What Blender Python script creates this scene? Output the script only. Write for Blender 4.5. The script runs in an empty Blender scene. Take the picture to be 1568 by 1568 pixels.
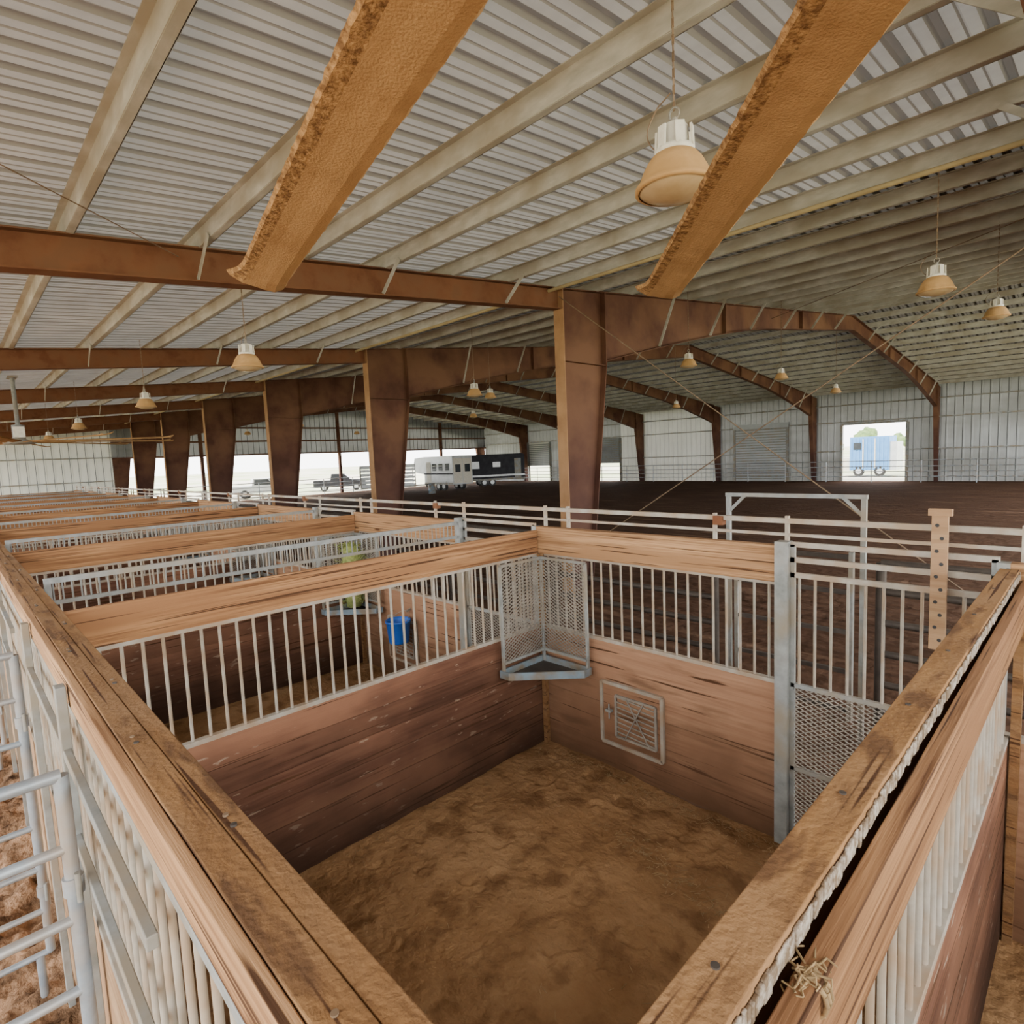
import bpy, math, random
from mathutils import Vector, Matrix, noise
random.seed(7)
scene = bpy.context.scene
COL = scene.collection

# ---------------------------------------------------------------- materials
def _base(name):
    m = bpy.data.materials.new(name); m.use_nodes = True
    nt = m.node_tree; b = nt.nodes['Principled BSDF']
    return m, nt, b

def mat_noise(name, c1, c2, scale=(3,3,3), rough=0.8, metal=0.0, bump=0.2, bdist=0.01, detail=6, c3=None, island=0.0, s2=None, bscale=None, dirt=None, transl=0.0, lo=0.3, hi=0.7, c4=None, s4=18, t4=0.66, w4=0.08, spec=None, cracks=None, ck=0.66, knots=None):
    m, nt, b = _base(name)
    N = nt.nodes; L = nt.links
    geo = N.new('ShaderNodeNewGeometry')
    mp = N.new('ShaderNodeMapping'); mp.inputs['Scale'].default_value = scale
    L.new(geo.outputs['Position'], mp.inputs['Vector'])
    nz = N.new('ShaderNodeTexNoise'); nz.inputs['Scale'].default_value = 1.0; nz.inputs['Detail'].default_value = detail
    nz.inputs['Roughness'].default_value = 0.62
    L.new(mp.outputs[0], nz.inputs['Vector'])
    cr = N.new('ShaderNodeValToRGB')
    cr.color_ramp.elements[0].position = lo; cr.color_ramp.elements[1].position = hi
    cr.color_ramp.elements[0].color = (*c1, 1); cr.color_ramp.elements[1].color = (*c2, 1)
    L.new(nz.outputs['Fac'], cr.inputs['Fac'])
    out = cr.outputs['Color']
    def blend(out, col, sc, a, bb, det=4):
        mp2 = N.new('ShaderNodeMapping'); mp2.inputs['Scale'].default_value = sc
        L.new(geo.outputs['Position'], mp2.inputs['Vector'])
        n2 = N.new('ShaderNodeTexNoise'); n2.inputs['Scale'].default_value = 1.0; n2.inputs['Detail'].default_value = det
        L.new(mp2.outputs[0], n2.inputs['Vector'])
        r2 = N.new('ShaderNodeValToRGB'); r2.color_ramp.elements[0].position = a; r2.color_ramp.elements[1].position = bb
        L.new(n2.outputs['Fac'], r2.inputs['Fac'])
        mx = N.new('ShaderNodeMixRGB'); mx.inputs['Color2'].default_value = (*col, 1)
        L.new(r2.outputs['Color'], mx.inputs['Fac']); L.new(out, mx.inputs['Color1']); return mx.outputs['Color']
    if c3 is not None: out = blend(out, c3, s2 or (0.8,0.8,0.8), 0.42, 0.62)
    if c4 is not None: out = blend(out, c4, (s4,s4,s4) if not isinstance(s4,tuple) else s4, t4, t4+w4, 8)
    if cracks is not None:
        out = blend(out, (0.07,0.032,0.015), cracks, ck, ck+0.05, 1)
    if knots is not None:   # small round knots
        vo = N.new('ShaderNodeTexVoronoi'); mpk = N.new('ShaderNodeMapping'); mpk.inputs['Scale'].default_value = knots
        L.new(geo.outputs['Position'], mpk.inputs['Vector']); L.new(mpk.outputs[0], vo.inputs['Vector']); vo.inputs['Scale'].default_value = 1.0
        rk = N.new('ShaderNodeValToRGB'); rk.color_ramp.elements[0].position = 0.05; rk.color_ramp.elements[1].position = 0.11
        rk.color_ramp.elements[0].color = (1,1,1,1); rk.color_ramp.elements[1].color = (0,0,0,1)
        L.new(vo.outputs['Distance'], rk.inputs['Fac'])
        mx = N.new('ShaderNodeMixRGB'); mx.inputs['Color2'].default_value = (0.10,0.045,0.02,1)
        L.new(rk.outputs['Color'], mx.inputs['Fac']); L.new(out, mx.inputs['Color1']); out = mx.outputs['Color']
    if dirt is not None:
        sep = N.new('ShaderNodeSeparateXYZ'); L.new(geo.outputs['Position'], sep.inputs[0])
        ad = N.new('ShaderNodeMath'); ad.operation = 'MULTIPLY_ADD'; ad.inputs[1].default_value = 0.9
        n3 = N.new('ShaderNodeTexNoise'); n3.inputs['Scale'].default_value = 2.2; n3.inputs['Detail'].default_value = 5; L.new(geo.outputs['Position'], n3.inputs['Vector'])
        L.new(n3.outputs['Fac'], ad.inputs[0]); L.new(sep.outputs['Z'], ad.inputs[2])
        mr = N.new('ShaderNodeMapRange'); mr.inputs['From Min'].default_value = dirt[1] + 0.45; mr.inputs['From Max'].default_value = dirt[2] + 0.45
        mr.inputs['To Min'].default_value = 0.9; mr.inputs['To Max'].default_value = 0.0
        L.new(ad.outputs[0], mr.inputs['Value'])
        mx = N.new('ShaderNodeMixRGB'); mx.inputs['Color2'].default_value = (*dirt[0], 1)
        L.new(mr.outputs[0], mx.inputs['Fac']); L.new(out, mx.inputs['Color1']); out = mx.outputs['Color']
    if island > 0:
        hs = N.new('ShaderNodeHueSaturation')
        mr = N.new('ShaderNodeMapRange'); mr.inputs['To Min'].default_value = 1 - island; mr.inputs['To Max'].default_value = 1 + island
        L.new(geo.outputs['Random Per Island'], mr.inputs['Value']); L.new(mr.outputs[0], hs.inputs['Value'])
        L.new(out, hs.inputs['Color']); out = hs.outputs['Color']
    L.new(out, b.inputs['Base Color'])
    b.inputs['Roughness'].default_value = rough; b.inputs['Metallic'].default_value = metal
    if spec is not None: b.inputs['Specular IOR Level'].default_value = spec
    if bump > 0:
        bp = N.new('ShaderNodeBump'); bp.inputs['Strength'].default_value = bump; bp.inputs['Distance'].default_value = bdist
        if bscale:
            n4 = N.new('ShaderNodeTexNoise'); n4.inputs['Scale'].default_value = bscale; n4.inputs['Detail'].default_value = 5
            L.new(geo.outputs['Position'], n4.inputs['Vector']); L.new(n4.outputs['Fac'], bp.inputs['Height'])
        else:
            L.new(nz.outputs['Fac'], bp.inputs['Height'])
        L.new(bp.outputs[0], b.inputs['Normal'])
    if transl > 0:
        tr = N.new('ShaderNodeBsdfTranslucent'); tr.inputs['Color'].default_value = (0.85, 0.84, 0.78, 1)
        ms = N.new('ShaderNodeMixShader'); ms.inputs[0].default_value = transl
        L.new(b.outputs[0], ms.inputs[1]); L.new(tr.outputs[0], ms.inputs[2])
        L.new(ms.outputs[0], N['Material Output'].inputs['Surface'])
    return m

M = {}
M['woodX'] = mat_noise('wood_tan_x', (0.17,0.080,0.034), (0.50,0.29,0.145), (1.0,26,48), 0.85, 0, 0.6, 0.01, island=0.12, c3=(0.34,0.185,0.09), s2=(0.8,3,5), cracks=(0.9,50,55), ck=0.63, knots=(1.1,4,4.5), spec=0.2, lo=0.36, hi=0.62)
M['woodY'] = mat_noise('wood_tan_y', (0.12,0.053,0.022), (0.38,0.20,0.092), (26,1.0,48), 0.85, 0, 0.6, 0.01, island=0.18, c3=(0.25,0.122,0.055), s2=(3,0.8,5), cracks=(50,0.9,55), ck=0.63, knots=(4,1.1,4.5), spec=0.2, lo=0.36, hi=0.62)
M['woodcapX'] = mat_noise('wood_cap_dusty_x', (0.14,0.068,0.028), (0.30,0.160,0.066), (3,22,22), 0.92, 0, 0.8, 0.008, c3=(0.24,0.135,0.065), s2=(2,7,7), c4=(0.12,0.062,0.030), s4=(4,16,16), t4=0.54, w4=0.12, spec=0.12, bscale=60, cracks=(1.2,60,60), ck=0.65)
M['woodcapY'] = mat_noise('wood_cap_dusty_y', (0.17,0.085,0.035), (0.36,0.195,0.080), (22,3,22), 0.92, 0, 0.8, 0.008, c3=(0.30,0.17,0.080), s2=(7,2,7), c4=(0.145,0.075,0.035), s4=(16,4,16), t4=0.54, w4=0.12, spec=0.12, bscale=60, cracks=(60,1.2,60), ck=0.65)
M['woodpale'] = mat_noise('wood_pale', (0.26,0.15,0.08), (0.47,0.31,0.18), (1.2,16,22), 0.85, 0, 0.4, 0.01, island=0.10, c3=(0.34,0.20,0.11), s2=(1.5,5,5), spec=0.2)
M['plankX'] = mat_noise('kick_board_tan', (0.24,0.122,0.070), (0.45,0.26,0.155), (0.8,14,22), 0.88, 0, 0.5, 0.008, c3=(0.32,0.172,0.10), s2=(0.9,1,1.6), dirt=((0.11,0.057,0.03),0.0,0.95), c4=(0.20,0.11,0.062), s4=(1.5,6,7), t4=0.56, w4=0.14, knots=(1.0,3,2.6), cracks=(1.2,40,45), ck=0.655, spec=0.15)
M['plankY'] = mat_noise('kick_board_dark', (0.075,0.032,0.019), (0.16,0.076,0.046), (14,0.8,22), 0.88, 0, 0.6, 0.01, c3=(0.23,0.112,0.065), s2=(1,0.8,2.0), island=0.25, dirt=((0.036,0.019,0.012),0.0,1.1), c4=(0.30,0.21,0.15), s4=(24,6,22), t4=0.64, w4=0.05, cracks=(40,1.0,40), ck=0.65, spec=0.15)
M['galv'] = mat_noise('galvanized_steel', (0.19,0.20,0.19), (0.34,0.35,0.34), (9,9,9), 0.6, 0.2, 0.05, 0.002, c3=(0.28,0.235,0.175), s2=(3,3,3))
M['bar'] = mat_noise('bar_steel_dusty', (0.28,0.245,0.20), (0.43,0.39,0.33), (8,8,8), 0.65, 0.1, 0.05, 0.002, c3=(0.33,0.24,0.16), s2=(5,5,5))
M['flake'] = mat_noise('flaking_metal_edge', (0.16,0.11,0.065), (0.42,0.37,0.31), (40,40,40), 0.7, 0.1, 0.3, 0.003, lo=0.42, hi=0.62)
M['mesh'] = mat_noise('expanded_metal', (0.20,0.178,0.148), (0.36,0.32,0.27), (8,8,8), 0.65, 0.15, 0.0)
M['pipe'] = mat_noise('pipe_galvanized', (0.22,0.27,0.32), (0.41,0.45,0.49), (7,7,7), 0.45, 0.4, 0.04, 0.002, c3=(0.35,0.31,0.27), s2=(4,4,4))
M['darkpipe'] = mat_noise('pipe_dark', (0.04,0.032,0.027), (0.085,0.068,0.055), (7,7,7), 0.6, 0.2, 0.0)
M['rust'] = mat_noise('red_oxide_steel', (0.075,0.030,0.018), (0.135,0.060,0.035), (1.5,1.5,1.2), 0.75, 0.0, 0.1, 0.004, c3=(0.17,0.083,0.045), s2=(0.7,0.7,0.9), spec=0.15, dirt=((0.050,0.025,0.024),0.0,4.5))
M['rustlight'] = mat_noise('red_oxide_flange_dusty', (0.125,0.048,0.024), (0.22,0.094,0.045), (2,2,2), 0.8, 0.0, 0.1, 0.004, spec=0.15, c3=(0.17,0.078,0.040), s2=(4,4,4))
M['tanflange'] = mat_noise('dusty_column_flange', (0.27,0.145,0.068), (0.40,0.225,0.11), (2,2,2), 0.8, 0.0, 0.1, 0.004, spec=0.2)
M['purlin'] = mat_noise('purlin_galvanized', (0.40,0.39,0.335), (0.60,0.59,0.53), (3,9,9), 0.65, 0.0, 0.08, 0.003, c3=(0.39,0.355,0.28), s2=(1.5,2,2), spec=0.2)
M['roof'] = mat_noise('roof_sheet', (0.35,0.325,0.28), (0.47,0.445,0.40), (1.2,0.5,1), 0.7, 0.0, 0.0, 0.003, c3=(0.26,0.228,0.19), s2=(0.35,0.9,1), transl=0.03, spec=0.08)
M['roofrib'] = mat_noise('roof_sheet_rib_shade', (0.25,0.228,0.19), (0.35,0.325,0.28), (1.2,0.5,1), 0.75, 0.0, 0.0, 0.003, transl=0.01, spec=0.08)  # darker sheet tone: shadow of the recessed ribs painted into the colour
M['roof2'] = mat_noise('roof_sheet_arena', (0.17,0.17,0.14), (0.26,0.26,0.22), (0.9,0.5,1), 0.7, 0.0, 0.0, 0.003, c3=(0.17,0.155,0.12), s2=(0.25,0.5,1), transl=0.008, spec=0.05)  # darker, greener sheet tone over the arena
M['roofrib2'] = mat_noise('roof_arena_rib_shade', (0.10,0.095,0.08), (0.15,0.145,0.12), (1.2,0.5,1), 0.75, 0.0, 0.0, 0.003, spec=0.05)  # arena rib faces, with rib shadow painted in as a darker tone
M['wall'] = mat_noise('wall_sheet', (0.20,0.215,0.22), (0.39,0.41,0.42), (0.9,0.9,0.15), 0.6, 0.1, 0.0, 0.003, c3=(0.16,0.165,0.16), s2=(0.15,0.15,0.4), transl=0.03)
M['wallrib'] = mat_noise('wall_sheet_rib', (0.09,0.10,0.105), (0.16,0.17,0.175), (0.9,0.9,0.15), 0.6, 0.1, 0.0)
M['doorslat'] = mat_noise('door_slat', (0.36,0.38,0.38), (0.48,0.50,0.50), (0.9,0.9,0.9), 0.6, 0.1, 0.0)
M['wallwhite'] = mat_noise('wall_sheet_white', (0.48,0.48,0.42), (0.64,0.64,0.57), (0.9,0.9,0.2), 0.6, 0.0, 0.0, 0.003, transl=0.05)
M['yellow'] = mat_noise('yellow_pipe', (0.38,0.29,0.14), (0.50,0.40,0.21), (3,3,3), 0.6, 0, 0.0)
M['dust'] = mat_noise('dusty_enamel', (0.40,0.225,0.085), (0.58,0.35,0.155), (9,9,9), 0.8, 0, 0.3, 0.004, c3=(0.45,0.26,0.10), s2=(4,4,4), spec=0.2)
M['blade'] = mat_noise('fan_blade_dusty', (0.31,0.170,0.070), (0.50,0.30,0.135), (5,5,5), 0.92, 0, 0.8, 0.004, c3=(0.41,0.24,0.105), s2=(3,3,3), bscale=120, spec=0.08)
M['bladerough'] = mat_noise('fan_blade_dust_shade', (0.16,0.082,0.034), (0.42,0.24,0.10), (34,34,34), 0.95, 0, 1.0, 0.007, bscale=90, spec=0.05, lo=0.38, hi=0.62)  # caked dust, with the edge's shading mixed into the darker colour
M['lens'] = mat_noise('lamp_lens_dusty', (0.46,0.31,0.15), (0.60,0.43,0.24), (6,6,6), 0.25, 0, 0.0)
M['white'] = mat_noise('white_casting', (0.58,0.53,0.43), (0.78,0.74,0.64), (12,12,12), 0.5, 0, 0.05)
M['cable'] = mat_noise('steel_cable', (0.16,0.11,0.07), (0.30,0.20,0.12), (8,8,8), 0.6, 0.4, 0.0)
M['stall'] = mat_noise('stall_dirt', (0.20,0.108,0.047), (0.34,0.195,0.092), (2.2,2.2,2.2), 0.97, 0, 1.0, 0.03, c3=(0.34,0.205,0.103), s2=(1.3,1.3,1.3), bscale=16, detail=9, c4=(0.185,0.10,0.045), s4=4.0, t4=0.50, w4=0.14, spec=0.08)
M['aisle'] = mat_noise('aisle_soil', (0.055,0.030,0.016), (0.32,0.19,0.11), (7,7,7), 0.97, 0, 1.0, 0.04, bscale=22, detail=8, spec=0.08, lo=0.36, hi=0.62)
M['arena'] = mat_noise('arena_soil', (0.040,0.021,0.013), (0.125,0.070,0.045), (0.5,4.0,1.6), 0.98, 0, 1.0, 0.08, c3=(0.080,0.044,0.028), s2=(0.10,0.5,1), bscale=4, detail=9, spec=0.03, c4=(0.16,0.095,0.062), s4=(0.25,1.6,1), t4=0.60, w4=0.10)
M['outside'] = mat_noise('yard_ground', (0.46,0.44,0.34), (0.62,0.57,0.47), (0.08,0.08,0.08), 0.95, 0, 0.3, 0.05, c3=(0.34,0.40,0.19), s2=(0.03,0.06,1))
M['blue'] = mat_noise('blue_plastic', (0.01,0.10,0.50), (0.02,0.15,0.62), (4,4,4), 0.4, 0, 0.0)
M['bluesteel'] = mat_noise('blue_grey_steel', (0.16,0.23,0.29), (0.25,0.32,0.37), (7,7,7), 0.5, 0.2, 0.03, c3=(0.22,0.18,0.13), s2=(5,5,5))
M['hay'] = mat_noise('hay', (0.16,0.21,0.05), (0.36,0.38,0.13), (25,25,25), 0.95, 0, 0.3)
M['straw'] = mat_noise('straw', (0.22,0.14,0.062), (0.36,0.25,0.125), (25,25,25), 0.95, 0, 0.0, island=0.25)
M['black'] = mat_noise('black_rubber', (0.015,0.015,0.017), (0.03,0.03,0.03), (6,6,6), 0.7, 0, 0.0)
M['glass'] = mat_noise('dark_glass', (0.03,0.035,0.04), (0.05,0.055,0.06), (2,2,2), 0.1, 0, 0.0)
M['silver'] = mat_noise('aluminium_skin', (0.50,0.52,0.53), (0.66,0.68,0.69), (2,2,2), 0.35, 0.2, 0.0)
M['trailerblack'] = mat_noise('dark_paint', (0.03,0.03,0.036), (0.055,0.055,0.062), (2,2,2), 0.6, 0, 0.0, spec=0.1)
M['bluepaint'] = mat_noise('blue_paint', (0.08,0.25,0.55), (0.12,0.32,0.64), (2,2,2), 0.5, 0, 0.0)
M['foliage'] = mat_noise('foliage', (0.07,0.13,0.04), (0.18,0.26,0.09), (1.5,1.5,1.5), 0.95, 0, 0.8, 0.2)

# ---------------------------------------------------------------- mesh builder
class MB:
    def __init__(s):
        s.v=[]; s.f=[]; s.m=[]; s.sm=[]; s.mats=[]
    def mi(s, k):
        if k not in s.mats: s.mats.append(k)
        return s.mats.index(k)
    def add(s, vs, fs, k, smooth=False):
        o=len(s.v); s.v.extend([tuple(p) for p in vs]); i=s.mi(k)
        for f in fs: s.f.append([o+j for j in f]); s.m.append(i); s.sm.append(smooth)
    def box(s, a, b, k):
        x0,x1=sorted((a[0],b[0])); y0,y1=sorted((a[1],b[1])); z0,z1=sorted((a[2],b[2]))
        s.add([(x0,y0,z0),(x1,y0,z0),(x1,y1,z0),(x0,y1,z0),(x0,y0,z1),(x1,y0,z1),(x1,y1,z1),(x0,y1,z1)],
              [(0,3,2,1),(4,5,6,7),(0,1,5,4),(1,2,6,5),(2,3,7,6),(3,0,4,7)], k)
    def beam(s, p0, p1, w, h, k, up=(0,0,1)):
        p0=Vector(p0); p1=Vector(p1); d=(p1-p0).normalized(); up=Vector(up)
        if abs(d.dot(up))>0.98: up=Vector((1,0,0))
        r=d.cross(up).normalized(); u=r.cross(d).normalized()
        vs=[]
        for p in (p0,p1):
            for a,b in ((-1,-1),(1,-1),(1,1),(-1,1)): vs.append(p+r*a*w/2+u*b*h/2)
        s.add(vs,[(0,1,2,3),(7,6,5,4),(0,4,5,1),(1,5,6,2),(2,6,7,3),(3,7,4,0)],k)
    def cyl(s, p0, p1, r, k, n=10, r2=None):
        p0=Vector(p0); p1=Vector(p1); d=(p1-p0).normalized(); up=Vector((0,0,1))
        if abs(d.z)>0.98: up=Vector((1,0,0))
        a=d.cross(up).normalized(); b=a.cross(d); r2=r if r2 is None else r2
        vs=[]
        for p,rr in ((p0,r),(p1,r2)):
            for i in range(n):
                t=2*math.pi*i/n; vs.append(p+a*math.cos(t)*rr+b*math.sin(t)*rr)
        s.add(vs,[(i,(i+1)%n,n+(i+1)%n,n+i) for i in range(n)],k,True)
        s.add([vs[i] for i in range(n)],[tuple(range(n))[::-1]],k); s.add([vs[n+i] for i in range(n)],[tuple(range(n))],k)
    def lathe(s, prof, c, k, n=32):
        vs=[]
        for r,z in prof:
            for i in range(n):
                t=2*math.pi*i/n; vs.append((c[0]+r*math.cos(t),c[1]+r*math.sin(t),c[2]+z))
        fs=[]
        for j in range(len(prof)-1):
            for i in range(n): fs.append((j*n+i,j*n+(i+1)%n,(j+1)*n+(i+1)%n,(j+1)*n+i))
        s.add(vs,fs,k,True)
    def prism(s, poly, x0, x1, k):
        n=len(poly); vs=[(x0,y,z) for y,z in poly]+[(x1,y,z) for y,z in poly]
        s.add(vs,[tuple(range(n)),tuple(range(2*n-1,n-1,-1))]+[(i,n+i,n+(i+1)%n,(i+1)%n) for i in range(n)],k)
    def dmesh(s, o, u, v, W, H, k, pitch=0.055, m=0.55, t=0.0035):
        o=Vector(o); u=Vector(u); v=Vector(v)
        for sg in (1,-1):
            c=-H/m if sg>0 else 0.0
            end=W if sg>0 else W+H/m
            while c<end:
                if sg>0: u0=max(0,c); u1=min(W,c+H/m)
                else: u0=max(0,c-H/m); u1=min(W,c)
                if u1-u0>0.01:
                    a=o+u*u0+v*(sg*m*(u0-c)); b=o+u*u1+v*(sg*m*(u1-c))
                    s.beam(a,b,t,t*1.6,k,up=u.cross(v))
                c+=pitch
    def mesh(s, name):
        me=bpy.data.meshes.new(name); me.from_pydata(s.v,[],s.f)
        for k in s.mats: me.materials.append(M[k])
        me.polygons.foreach_set('material_index',s.m); me.polygons.foreach_set('use_smooth',s.sm)
        me.update(); return me
    def obj(s, name, bevel=0, loc=(0,0,0)):
        o=bpy.data.objects.new(name,s.mesh(name)); COL.objects.link(o); o.location=loc
        if bevel:
            md=o.modifiers.new('bevel','BEVEL'); md.width=bevel; md.segments=2; md.limit_method='ANGLE'; md.angle_limit=math.radians(60)
        return o
def inst(name, me, loc, rot=0):
    o=bpy.data.objects.new(name,me); COL.objects.link(o); o.location=loc; o.rotation_euler[2]=rot; return o

# ---------------------------------------------------------------- dims
CZ=2.97
YF=0.28; YA=4.24
A0=0.36; SP=3.65
NST=9
YC=9.45; YR=29.0; YE=48.5; AE=54.35
def R(y):
    if y<9.5: return 5.68+0.094*y
    if y<=YR: return 6.57+0.105*(y-9.5)
    return 6.57+0.105*(YR-9.5)-0.105*(y-YR)
AF=[0.35+7.75*i for i in range(8)]
YMIN=-4.2

# ---------------------------------------------------------------- ground
def gh(x,y,amp,sc,seed):
    h=noise.fractal(Vector((x*sc+seed,y*sc,seed)),1.0,2.0,4)*amp
    h+=noise.noise(Vector((x*sc*4,y*sc*4,seed)))*amp*0.35
    return h
hoofs=[(-A0-random.uniform(0.2,SP-0.2),random.uniform(YF+0.4,YA-0.2),random.uniform(0.045,0.07),random.uniform(0,6.28),random.uniform(.3,1)) for i in range(170)]
def hoof(x,y):
    h=0
    for hx,hy,hr,an,st in hoofs:
        d2=(x-hx)**2+(y-hy)**2
        if d2<0.02:
            d=math.sqrt(d2); w=0.5+0.5*math.cos(math.atan2(y-hy,x-hx)-an)
            h+= -0.022*st*math.exp(-((d-hr)/0.020)**2)*w + 0.008*st*math.exp(-((d-hr-0.04)/0.02)**2)*w
    return max(h,-0.03)
def grid(name,x0,x1,y0,y1,st,amp,sc,mat,z=0.0,seed=0,fx=None):
    nx=int((x1-x0)/st)+1; ny=int((y1-y0)/st)+1
    vs=[];fs=[]
    for j in range(ny+1):
        for i in range(nx+1):
            x=x0+(x1-x0)*i/nx; y=y0+(y1-y0)*j/ny
            vs.append((x,y,z+gh(x,y,amp,sc,seed)+(fx(x,y) if fx else 0)))
    for j in range(ny):
        for i in range(nx):
            a=j*(nx+1)+i; fs.append((a,a+1,a+nx+2,a+nx+1))
    b=MB(); b.add(vs,fs,mat,True); return b.obj(name)
g=MB(); g.add([(-400,-300,-0.12),(300,-300,-0.12),(300,400,-0.12),(-400,400,-0.12)],[(0,1,2,3)],'outside'); g.obj('ground')
grid('floor_stall_dirt',-A0-SP*1.0,-A0,YF,YA,0.018,0.030,1.4,'stall',0.0,3,hoof)
g=MB()
for (x0,x1) in ((-A0-SP*NST,-A0-SP),(-A0,-A0+SP)):
    g.box((x0,YF,-0.1),(x1,YA,0.0),'stall')
g.obj('floor_stall_row')
def clod(x,y): return 0.07*max(0,noise.noise(Vector((x*8,y*8,4.0))))+0.03*abs(noise.noise(Vector((x*17,y*17,1.0))))
grid('floor_aisle_soil',-14,1.5,-4.0,YF,0.04,0.10,2.6,'aisle',-0.03,9,clod)
g=MB(); g.box((-AE,-14,-0.11),(-14,YF,-0.03),'aisle'); g.box((-14,-14,-0.11),(8,-4.0,-0.03),'aisle'); g.box((1.5,-4.0,-0.11),(8,YF,-0.03),'aisle'); g.obj('floor_aisle')
g=MB(); g.box((-AE,YA,-0.1),(9,YE,0.0),'arena')
g.obj('floor_arena')

# ---------------------------------------------------------------- roof
r=MB()
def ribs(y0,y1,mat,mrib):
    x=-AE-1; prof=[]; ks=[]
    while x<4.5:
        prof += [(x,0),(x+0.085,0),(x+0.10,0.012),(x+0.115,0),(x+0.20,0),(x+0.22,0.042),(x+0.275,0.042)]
        ks += [mat,mrib,mat,mat,mrib,mrib,mrib]  # mrib faces carry the painted rib shade
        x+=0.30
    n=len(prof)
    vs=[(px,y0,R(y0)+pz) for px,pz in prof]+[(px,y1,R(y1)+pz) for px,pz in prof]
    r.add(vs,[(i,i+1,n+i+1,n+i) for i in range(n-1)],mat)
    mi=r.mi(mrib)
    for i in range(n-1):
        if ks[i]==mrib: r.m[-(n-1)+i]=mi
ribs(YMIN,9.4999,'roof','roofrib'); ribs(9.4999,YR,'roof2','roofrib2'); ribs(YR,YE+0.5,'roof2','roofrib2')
r.obj('ceiling_roof_sheeting')
p=MB()
ys=[1.2+1.34*i for i in range(-3,22)]
ys=[y for y in ys if y<YR-0.4]+[2*YR-y for y in ys if 9.5<y<YR-0.4]
for y in ys:
    z=R(y); x0=-AE; x1=4
    p.box((x0,y-0.006,z-0.21),(x1,y+0.006,z-0.004),'purlin')
    p.box((x0,y,z-0.214),(x1,y+0.075,z-0.202),'purlin')
    p.box((x0,y+0.069,z-0.214),(x1,y+0.077,z-0.185),'purlin')
    p.box((x0,y-0.07,z-0.014),(x1,y,z-0.004),'purlin')
p.obj('roof_purlins')
p=MB(); p.cyl((-AE,9.15,R(9.15)-0.27),(4,9.15,R(9.15)-0.27),0.035,'yellow'); p.obj('yellow_conduit_pipe')

# ---------------------------------------------------------------- steel frames
f=MB()
def flange(pts,w=0.24,t=0.018,k='rust'):
    for a,b in zip(pts,pts[1:]): f.beam((0,a[0],a[1]),(0,b[0],b[1]),w,t,k,up=(0,-(b[1]-a[1]),(b[0]-a[0])))
tp=lambda y:R(y)-0.215
lt=[(YMIN+0.1,tp(YMIN+.1)),(YC,tp(YC))]; lb=[(y,z-0.40) for y,z in lt]
f.prism(lb+lt[::-1],-0.006,0.006,'rustlight'); flange(lt); flange(lb,k='rustlight')
y1=YC+1.45; ZK=4.9
col=[(YC,0),(YC+0.72,0),(y1,ZK),(y1,tp(y1)),(9.5,tp(9.5)),(YC,tp(YC))]
f.prism(col,-0.008,0.008,'rust')
flange([(YC,0),(YC,tp(YC))],0.26,0.022,'tanflange'); flange([(YC+0.72,0),(y1,ZK)],0.26,0.022,'rust'); flange([(y1,ZK),(y1,tp(y1))],0.26,0.03,'rust')
flange([(YC,ZK),(y1,ZK)],0.24,0.015,'rust'); flange([(YC,tp(YC)),(9.5,tp(9.5)),(y1,tp(y1))],0.24,0.018,'rust')
def dep(y):
    t=(y-y1)/(19.5-y1)
    if t<0: t=0
    return 1.50+(0.68-1.50)*(1-(1-t)**1.35) if t<1 else 0.68-0.08*(y-19.5)/(YR-19.5)
ys2=[y1+(YR-y1)*i/14 for i in range(15)]
top=[(y,tp(y)) for y in ys2]; bot=[(y,tp(y)-dep(y)) for y in ys2]
for S in (0,1):
    mm=(lambda q:[(2*YR-y,z) for y,z in q]) if S else (lambda q:q)
    T=mm(top);B=mm(bot)
    for i in range(14): f.prism([B[i],B[i+1],T[i+1],T[i]],-0.006,0.006,'rust')
    flange(T); flange(B,k='rust')
for jy in (16.8,22.9,2*YR-16.8,2*YR-22.9): f.beam((0,jy,tp(jy)),(0,jy,tp(jy)-(dep(jy) if jy<YR else dep(2*YR-jy))),0.24,0.04,'rust',up=(0,1,0))
fc=[(2*YR-y,z) for y,z in [(YC,0),(YC+0.72,0),(y1,ZK),(y1,tp(y1)),(YC,tp(YC+.1))]]
f.prism(fc,-0.008,0.008,'rust'); flange([fc[1],fc[2]],0.26,0.022,'rust'); flange([fc[0],fc[4]],0.26,0.022,'rust'); flange([fc[2],fc[3]],0.26,0.02)
for i,y in enumerate(ys):
    if YMIN+1<y<YE-2 and i%2==0:
        if y<YC-0.3: zb=tp(y)-0.38
        elif y<y1+0.5 or y>2*YR-y1-0.5: continue
        else: zb=tp(y)-(dep(y) if y<YR else dep(2*YR-y))+0.02
        f.beam((0.06,y-0.03,zb),(0.55,y-0.03,tp(y)+0.03),0.012,0.07,'purlin',up=(0,0,1))
        f.beam((-0.06,y-0.03,zb),(-0.55,y-0.03,tp(y)+0.03),0.012,0.07,'purlin',up=(0,0,1))
fme=f.mesh('steel_portal_frame')
for a in AF: inst('steel_portal_frame',fme,(-a,0,0))

def cable(name,p0,p1,r=0.008,k='cable'):
    b=MB(); b.cyl(p0,p1,r,k,6); b.obj(name)
cable('bracing_cable',(-AF[1]+.15,YC-0.15,6.15),(-AF[0]-.15,YC-0.15,0.4),0.010)
cable('bracing_cable',(-AF[1]+.15,YC-0.2,0.7),(-AF[0]-.15,YC-0.2,5.3),0.010)
cable('bracing_cable',(-8.0,2.3,5.55),(-4.2,-1.4,5.3),0.006)
cable('bracing_cable',(-AF[1]+.15,20.0,7.1),(-AF[0]-.15,12.0,6.3),0.008)

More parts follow.
